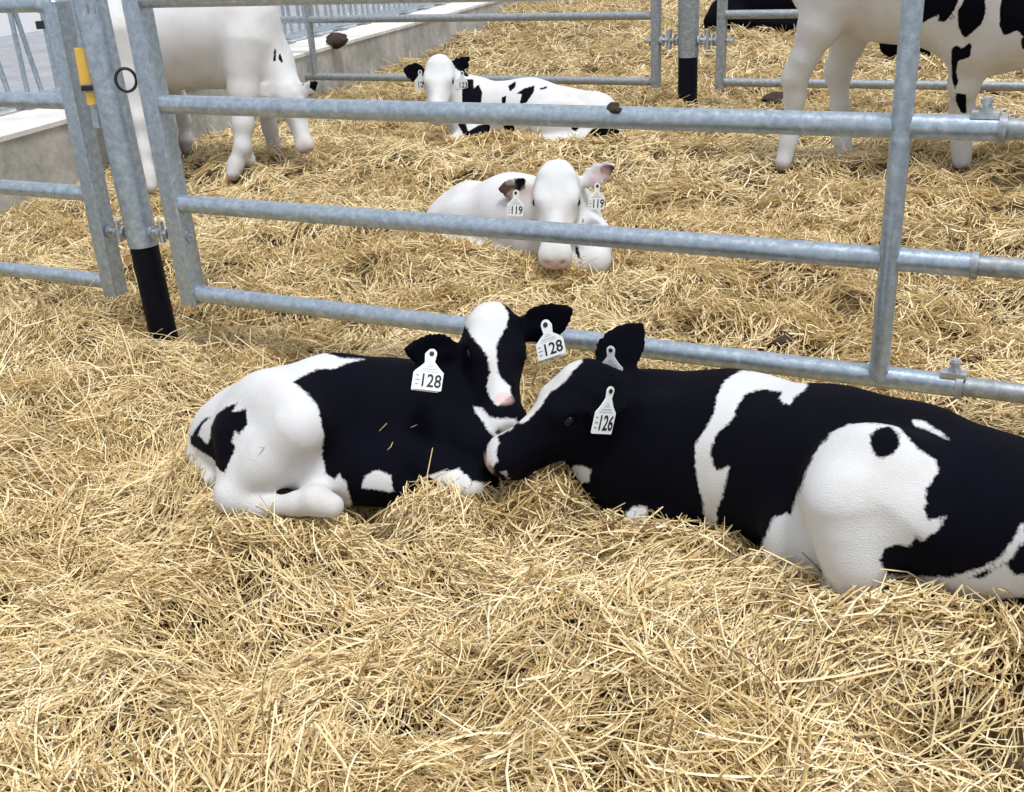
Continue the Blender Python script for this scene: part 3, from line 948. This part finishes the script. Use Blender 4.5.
# front post
def post(px, y, ztop, zsplit, r, lab, mat, grp=None, pt=None):
    lo_ = P(px[0], px[1], y=y); x = lo_[0]
    hi_ = P(*pt, y=y) if pt else lo_ + [0, 0, 1.0]
    lean = (hi_[0] - lo_[0]) / (hi_[2] - lo_[2]); X_ = lambda z: x + (z - lo_[2]) * lean
    root = empty('fence_post', (x, y, 0)); tag(root, lab, 'post', grp)
    MB().tube([(X_(zsplit), y, zsplit), (X_(ztop), y, ztop)], r, 40).build('steel_post', mat, root)
    MB().tube([(X_(-.16), y, -.16), (X_(zsplit + .004), y, zsplit + .004)], r * .94, 40).build('plastic_sleeve', BLACKP, root)
    return root, x
fp, fx = post((163, 332), FY, 1.62, .302, .043, 'galvanised steel post with black plastic foot between the two front gates', GALV, None, (90, 0))
# black ring hanging in an eye on the post
rc = P(126, 80, y=FY - .035)
ring = [rc + .026 * (math.cos(t) * view_right(rc) + 1.15 * math.sin(t) * np.array([0, 0, 1])) for t in np.linspace(0, 2 * math.pi, 22)]
MB().tube(ring, .0042, 8, cap=False).build('ring', RUB, fp)
# embossed mark near the post's top
em = MB(); fx = P(91, 6, y=FY)[0]
for sx in (-1, 1):
    for a, c in (((90 + sx * 3.2, 2), (91.5 + sx * 3.2, 13)),):
        d0 = P(*a, y=FY); d1 = P(*c, y=FY)
        for q in (d0, d1):
            dd = unit(np.array([-fx, -FY, 0])); off = q - np.array([fx, FY, q[2]])
            lat = np.dot(off, view_right(q)); q[:2] = (np.array([fx, FY]) + view_right(q)[:2] * lat + dd[:2] * math.sqrt(max(.043 ** 2 - lat ** 2, 0)))
        em.tube([d0, d1], .0032, 6)
em.build('embossed_mark', GALVD, fp)
# yellow latch handle tied to the post
ya, yb, yc_ = P(77, 22, y=FY - .025), P(88, 84, y=FY - .025), P(94, 104, y=FY - .025)
hm = empty('latch_bar', tuple(ya)); tag(hm, 'yellow and grey latch bar upright beside the front post', 'latch bar')
yx = unit(yb - ya); yw = np.array([.7, .7, 0]); yw = unit(yw - yx * np.dot(yw, yx)); yn = np.cross(yx, yw)
MB().box((ya * .0 + P(74, 0, y=FY - .025) + P(98, 128, y=FY - .025)) / 2, (.020, .010, np.linalg.norm(P(74, 0, y=FY - .025) - P(98, 128, y=FY - .025))), [yw, yn, yx], .003).build('bar', GALV, hm)
y0 = P(80, 48, y=FY - .030)
MB().box((y0 + yb) / 2, (.036, .016, np.linalg.norm(yb - y0)), [yw, yn, yx], .006).build('yellow_grip', YEL, hm)
MB().box((P(90, 92, y=FY - .030) + yc_) / 2, (.030, .016, np.linalg.norm(yc_ - P(90, 92, y=FY - .030))), [yw, yn, yx], .006).build('yellow_end', YEL, hm)
MB().box(P(89, 88, y=FY - .033), (.040, .022, .012), [yw, yn, yx], .003).build('black_band', RUB, hm)

# right front gate
xs = P(186, 290, y=FY)[0]
xs = -2.190
g = empty('pen_gate', (xs, FY, .17)); tag(g, 'galvanised gate across the front, right of the post, behind both black calves', 'gate')
XO = -.274      # upright
for z, xe in zip(RAILS, (-.10, -.085, -.105, -.105)):
    a = rail(xs, xe, FY, z, .0245).build('rail', GALV, g)
    rail(xe - .01, 1.6, FY, z, .0205).build('inner_rail', GALVD, a)
    MB().tube([(xe - .014, FY, z), (xe, FY, z)], .0285, 24).build('sleeve_collar', GALVD, a)
sx_ = unit([-.022, 0, 1.0]); MB().box((xs + .004, FY, .585), (.056, .056, .885), [np.cross([0, 1, 0], sx_), [0, 1, 0], sx_], bevel=.005).build('stile', GALV, g)
MB().tube([(XO, FY - .012, .172), (XO, FY - .012, .985)], .0205, 20).build('upright', GALV, g)
MB().tube([(1.56, FY, .172), (1.56, FY, .98)], .024, 20).build('upright', GALV, g)
for z, bx in ((.705, -.125), (.172, -.125)):
    b_ = MB(); b_.tube([(bx, FY, z + .02), (bx, FY, z + .040)], .014, 6).tube([(bx, FY, z + .04), (bx, FY, z + .058)], .0085, 10); b_.tube([(bx, FY, z + .047), (bx, FY, z + .055)], .013, 6)
    b_.box((bx, FY - .002, z + .026), (.05, .03, .012))
    b_.build('clamp_bolt', BOLT, g)
b_ = MB(); ubolt(b_, (xs - .06, FY, .345), 1, .95); b_.build('hinge_bolt', BOLT, g)
b_ = MB(); b_.tube([(xs + .028, FY, .345), (xs + .042, FY, .345)], .018, 6).tube([(xs + .04, FY, .345), (xs + .055, FY, .345)], .009, 8).build('hinge_nut', BOLT, g)

# left front gate
xl = -2.482
g2 = empty('pen_gate', (xl, FY, .15)); tag(g2, 'galvanised gate at the far left, left of the black-footed front post', 'gate')
MB().box((xl, FY, .555), (.050, .056, .83), bevel=.005).build('stile', GALV, g2)
for z in (.965, .705, .443, .176):
    rail(-3.6, xl, FY, z, .0225).build('rail', GALV, g2)
cz = MB(); cz.tube([(xl - .06, FY, .965), (xl - .02, FY, .963), (xl - .003, FY, .950), (xl, FY, .92)], .0262, 18); cz.build('corner_bend', GALV, g2)
b_ = MB(); ubolt(b_, (xl + .065, FY, .335), 1, .95); b_.build('hinge_bolt', BOLT, g2)
b_ = MB(); b_.tube([(xl - .05, FY, .335), (xl - .028, FY, .335)], .012, 8).build('hinge_nut', BOLT, g2)

# rear post and gates
bp, bx0 = post((688, 60), BY, 1.5, .308, .061, 'galvanised steel post with black plastic foot between the two rear gates', GALVD)
gb = empty('pen_gate', (-3.17 * .7, BY, .14)); tag(gb, 'galvanised rear gate left of the rear post, above the resting calf', 'gate')
xb = P(656, 60, y=BY)[0]
for z in (.163, .541): rail(-5.25 if z < .3 else -5.3, xb, BY, z, .024).build('rail', GALVD, gb)
rail(-5.3, xb, BY, .92, .024).build('rail', GALVD, gb)
MB().box((xb, BY, .52), (.05, .056, .78), bevel=.005).build('stile', GALVD, gb)
MB().tube([(-4.70, BY, .163), (-4.70, BY, .92)], .022, 14).build('upright', GALVD, gb)
pn = MB(); pn.tube([(-4.96, BY - .03, .14), (-4.96, BY - .03, .25)], .012, 8).tube([(-4.96, BY - .03, .24), (-5.0, BY - .03, .28)], .012, 8)
pn.build('latch_pin', GALVD, gb)
b_ = MB(); ubolt(b_, (xb + .085, BY, .402), 1, 1.15, 1.5); b_.build('hinge_bolt', BOLT, gb)
b_ = MB(); b_.tube([(xb - .055, BY, .40), (xb - .028, BY, .40)], .016, 8).build('hinge_nut', BOLT, gb)
xr = P(721, 60, y=BY)[0]
gr = empty('pen_gate', (xr, BY, .14)); tag(gr, 'galvanised rear gate right of the rear post, behind the standing spotted calf', 'gate')
for z in (.165, .541, .92): rail(xr, 2.2, BY, z, .0245).build('rail', GALVD, gr)
MB().box((xr, BY, .52), (.05, .056, .78), bevel=.005).build('stile', GALVD, gr)
MB().tube([(2.17, BY, .16), (2.17, BY, .92)], .024, 14).build('upright', GALVD, gr)
b_ = MB(); ubolt(b_, (xr - .08, BY, .402), 1, 1.15, 1.5); b_.build('hinge_bolt', BOLT, gr)
b_ = MB(); b_.tube([(xr + .028, BY, .40), (xr + .075, BY, .40)], .013, 8).build('hinge_nut', BOLT, gr)

# feed barrier standing on the curb
fb = empty('feed_barrier', tuple(cpt(BACKN + .06, 4, CURB_H))); tag(fb, 'galvanised feed barrier of slanting bars standing on the concrete curb', 'feed barrier')
BN = BACKN + .06
MB().tube([cpt(BN, 1.5, CURB_H + .05), cpt(BN, 17, CURB_H + .05)], .024, 14).build('bottom_rail', GALV, fb)
MB().tube([cpt(BN, 1.5, CURB_H + .95), cpt(BN, 17, CURB_H + .95)], .024, 14).build('top_rail', GALV, fb)
u = 2.0; i = 0
while u < 13:
    b = MB(); b.tube([cpt(BN, u, CURB_H + .05), cpt(BN, u, CURB_H + .95)], .013, 8); b.build('upright_bar', GALV, fb)
    b = MB(); b.tube([cpt(BN + .01, u + .10, CURB_H + .05), cpt(BN + .01, u - .06, CURB_H + .95)], .013, 8); b.build('slanted_bar', GALV, fb)
    if i % 3 == 1:
        b = MB(); b.tube([cpt(BN, u + .20, CURB_H + .6), cpt(BN, u + .20, CURB_H + .14), cpt(BN, u + .17, CURB_H + .09), cpt(BN, u + .10, CURB_H + .06)], .009, 8); b.build('loop_bar', GALV, fb)
    if i % 2 == 0:
        MB().box(cpt(BN, u, CURB_H - .0 + .006), (.09, .12, .012), CAX).build('foot_plate', GALVD, fb)
    u += .24; i += 1
fbp = P(40, 25, n=BN)
fk = MB(); fk.box(fbp, (.03, .03, .04), CAX); fk.build('catch', RUB, fb)

# dirt: clump on the rail, clump on the curb, patches in the straw
def clump(c, r, lab, seed, cat='dung'):
    rr = np.random.default_rng(seed); m = MB()
    c = np.array(c)
    q = [ell(c + rr.normal(0, .35, 3) * r * np.array([1, 1, .4]), np.array([1, .9, .7]) * r * rr.uniform(.35, .75), k=r * .3) for _ in range(9)]
    V, F = polygonise(q, r / 9)
    V = V + r * .12 * np.stack([np.sin(V[:, 1] * 9 / r) * np.cos(V[:, 2] * 7 / r)] * 3, -1)
    me = bpy.data.meshes.new('dried_dung'); me.from_pydata(V.tolist(), [], F.tolist()); me.update()
    me.polygons.foreach_set('use_smooth', np.ones(len(F), bool))
    o = link('dung_clump', me, DUNG); tag(o, lab, cat)
    return o
clump(P(613, 109, y=FY - .002) + [0, 0, .0], .019, 'small brown clump of dung stuck on the front gate rail', 3)
_c = P(338, 37, z=CURB_H + .05); clump(_c - [0, 0, .02], .085, 'dark brown clump lying on top of the concrete curb', 4)
_d = P(782, 336, z=.01); clump(_d - [0, 0, .012], .032, 'brown dung patch in the straw right of centre behind the front gate', 5)
_d = P(774, 102, z=.0); clump(_d, .085, 'brown dung patch beside the standing spotted calf\'s hind legs', 6)
# ------------------------------------------------------------------ straw bedding
gx = np.concatenate([np.linspace(-9.5, -4, 50)[:-1], np.linspace(-4, 1.6, 330)[:-1], np.linspace(1.6, 5, 30)])
gy = np.concatenate([np.linspace(.2, 3.4, 200)[:-1], np.linspace(3.4, 8, 150)[:-1], np.linspace(8, 30, 110)])
XX, YY = np.meshgrid(gx, gy, indexing='ij')
# stop at the curb
nn = CN[0] * XX + CN[1] * YY
sh = np.clip(COFF + .0 - nn, 0, None)
XX = XX + sh * CN[0]; YY = YY + sh * CN[1]
ZZ = height(XX, YY) - .034
VB = np.stack([XX, YY, ZZ], -1).reshape(-1, 3)
ni, nj = XX.shape
ii, jj = np.meshgrid(np.arange(ni - 1), np.arange(nj - 1), indexing='ij')
q0 = (ii * nj + jj).ravel()
FB = np.stack([q0, q0 + nj, q0 + nj + 1, q0 + 1], -1)

def inside_any(X):
    keep = np.ones(len(X), bool)
    for prims in CALVES:
        lo = np.min([(prim_box(p, 0)[0] if p['t'] != 'ear' else p['c']) for p in prims], 0)
        hi = np.max([(prim_box(p, 0)[1] if p['t'] != 'ear' else p['c']) for p in prims], 0)
        m = ((X > lo) & (X < hi)).all(1)
        if m.any():
            d = field_at(prims, X[m].astype(np.float32))
            k = keep[m]; k[d < -.008] = False; keep[m] = k
    return keep

def straws(n, x0, x1, y0, y1, Lm, rm, segs, side, lay, steep=.20, bend=.30, at=None):
    if at is not None: x, y, z0 = at.T; n = len(x)
    else: x = rng.uniform(x0, x1, n); y = rng.uniform(y0, y1, n); z0 = None
    # keep what the photograph's surroundings could show
    ok = (CN[0] * x + CN[1] * y > COFF + .01)
    d = np.stack([x, y, np.zeros(n) - CAMH], -1) @ R
    u = CX + FPX * d[:, 0] / -d[:, 2]; v = CY - FPX * d[:, 1] / -d[:, 2]
    if at is None: ok &= rng.random(n) < np.clip(.62 + 1.7 * vnoise(x, y, 9.3) + 1.0 * vnoise(x + 9, y, 21), .20, 1)
    ok &= (u > -420) & (u < 1450) & (v > -90) & (v < 1150)
    x, y = x[ok], y[ok]; n = len(x)
    if at is not None: z0 = z0[ok]
    flow = 7.0 * vnoise(x, y, 3.6) + 2.2
    az = np.where(rng.random(n) < .62, flow + rng.normal(0, .45, n), rng.uniform(0, 2 * math.pi, n))
    pit = rng.normal(0, steep, n)
    up = rng.random(n) < .05
    pit = np.where(up, rng.uniform(.3, 1.0, n) * np.sign(rng.random(n) - .5), pit)
    L = Lm * np.exp(rng.normal(0, .42, n)); L = np.clip(L, .25 * Lm, 2.6 * Lm)
    r = rm * np.exp(rng.normal(0, .25, n))
    z = height(x, y) + rng.uniform(-.016, lay, n) + np.where(up, L * .18, 0)
    if at is not None: z = z0
    # slope of the heap
    e = .02
    sx = (height(x + e, y) - height(x - e, y)) / (2 * e); sy = (height(x, y + e) - height(x, y - e)) / (2 * e)
    D = np.stack([np.cos(az) * np.cos(pit), np.sin(az) * np.cos(pit), np.sin(pit)], -1)
    D[:, 2] += D[:, 0] * sx + D[:, 1] * sy
    D /= np.linalg.norm(D, axis=1)[:, None]
    S = np.cross(D, [0, 0, 1.0]); S /= np.linalg.norm(S, axis=1)[:, None] + 1e-9
    U = np.cross(S, D)
    C = np.stack([x, y, z], -1)
    k = inside_any(C) & inside_any(C + D * L[:, None] * .3) & inside_any(C - D * L[:, None] * .3)
    C, D, S, U, L, r = C[k], D[k], S[k], U[k], L[k], r[k]; n = len(C)
    bs = rng.normal(0, bend, n) * L * .5; bu = rng.normal(0, bend * .5, n) * L * .4
    kink = rng.uniform(-.25, .25, n)
    flat = rng.uniform(.45, 1.0, n)
    rings = []
    for i in range(segs + 1):
        t = -.5 + i / segs
        if 0 < i < segs: t = t + kink * .5
        prof = (1 - (2 * t) ** 2)
        ctr = C + D * (L * t)[:, None] + S * (bs * prof)[:, None] + U * (bu * prof)[:, None]
        tp = np.where(np.abs(t) > .45, .75, 1.0)
        for s in range(side):
            a = 2 * math.pi * s / side
            rings.append(ctr + S * (r * tp * math.cos(a))[:, None] + U * (r * tp * flat * math.sin(a))[:, None])
    V = np.stack(rings, 1).reshape(-1, 3)
    nv = (segs + 1) * side
    q = []
    for i in range(segs):
        for s in range(side):
            q.append((i * side + s, i * side + (s + 1) % side, (i + 1) * side + (s + 1) % side, (i + 1) * side + s))
    F = (np.array(q)[None] + (np.arange(n) * nv)[:, None, None]).reshape(-1, 4)
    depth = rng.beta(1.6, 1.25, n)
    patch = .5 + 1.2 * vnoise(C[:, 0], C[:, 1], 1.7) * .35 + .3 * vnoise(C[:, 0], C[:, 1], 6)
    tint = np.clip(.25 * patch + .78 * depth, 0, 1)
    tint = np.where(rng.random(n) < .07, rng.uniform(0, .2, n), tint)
    T = np.repeat(tint, nv)
    return V, F, T

def nest(prims, n, zr, Lm, rm):
    """loose stalks crowded against a lying animal"""
    lo = np.min([(prim_box(p, 0)[0] if p['t'] != 'ear' else p['c']) for p in prims], 0) - .06
    hi = np.max([(prim_box(p, 0)[1] if p['t'] != 'ear' else p['c']) for p in prims], 0) + .06
    X = np.stack([rng.uniform(lo[0], hi[0], n), rng.uniform(lo[1], hi[1], n), np.zeros(n)], -1)
    X[:, 2] = height(X[:, 0], X[:, 1]) + rng.uniform(-.01, zr, n)
    d = field_at(prims, X.astype(np.float32))
    X = X[(d > .001) & (d < .055)]
    NEST.append((X, Lm, rm))
NEST = []
f_ = .25 if QUICK else 1.0
sets = [
 straws(int(440000 * f_), -3.5, 1.5, .5, 2.35, .062, .0014, 3, 3, .028),
 straws(int(16000 * f_), -3.0, 1.3, .6, 2.3, .12, .0016, 4, 4, .040, .20, .25),
 straws(int(170000 * f_), -4.4, 1.1, 2.3, 4.2, .066, .0018, 2, 3, .028),
 straws(int(150000 * f_), -5.4, 1.6, 4.1, 7.6, .075, .0025, 2, 3, .028),
 straws(int(90000 * f_), -7.0, 3.0, 7.4, 13, .10, .0042, 1, 3, .035),
 straws(int(45000 * f_), -8.0, 4.5, 12.8, 24, .15, .008, 1, 3, .05),
]
for p_, n_, z_, l_, r_ in ((CALVES[0], 90000, .05, .065, .0015), (CALVES[1], 90000, .055, .065, .0015), (CALVES[2], 60000, .04, .075, .0021), (CALVES[3], 40000, .04, .09, .0027)):
    nest(p_, n_, z_, l_, r_)
for X_, l_, r_ in NEST:
    X_ = X_[rng.permutation(len(X_))[:6000]]
    sets.append(straws(0, 0, 0, 0, 0, l_, r_, 3, 3, 0, .38, .3, at=X_))
# a few stalks caught on the coat of the calf tagged 128
bits = []
for bx_, by_ in ((383, 427), (414, 426), (390, 446), (262, 447)):
    d_ = ray(bx_, by_); ts = np.linspace(1.2, 3, 1800)
    X_ = EYE + d_ * ts[:, None]; f0 = field_at(CALVES[0], X_.astype(np.float32))
    k_ = np.argmax(f0 < 0.001); bits.append(X_[k_] - d_ * .006)
sets.append(straws(0, 0, 0, 0, 0, .022, .0016, 2, 3, 0, .2, .2, at=np.array(bits)))
Vs, Fs, Ts, o = [VB], [FB], [np.full(len(VB), .3)], len(VB)
nb = len(FB)
for V, F, T in sets:
    Vs.append(V); Fs.append(F + o); Ts.append(T); o += len(V)
V = np.concatenate(Vs).astype(np.float32); F = np.concatenate(Fs).astype(np.int32); T = np.concatenate(Ts).astype(np.float32)
me = bpy.data.meshes.new('straw_bedding')
me.vertices.add(len(V)); me.vertices.foreach_set('co', V.ravel())
me.loops.add(F.size); me.loops.foreach_set('vertex_index', F.ravel())
me.polygons.add(len(F)); me.polygons.foreach_set('loop_start', np.arange(0, F.size, 4, dtype=np.int32))
mi = np.ones(len(F), np.int32); mi[:nb] = 0
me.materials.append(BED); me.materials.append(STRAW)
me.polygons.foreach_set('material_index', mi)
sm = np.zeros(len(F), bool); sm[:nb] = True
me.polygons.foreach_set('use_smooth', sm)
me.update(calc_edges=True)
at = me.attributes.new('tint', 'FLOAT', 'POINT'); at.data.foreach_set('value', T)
so = bpy.data.objects.new('straw_bedding', me); COL.objects.link(so)
tag(so, 'deep golden straw bedding covering the whole pen floor', 'straw', kind='stuff')
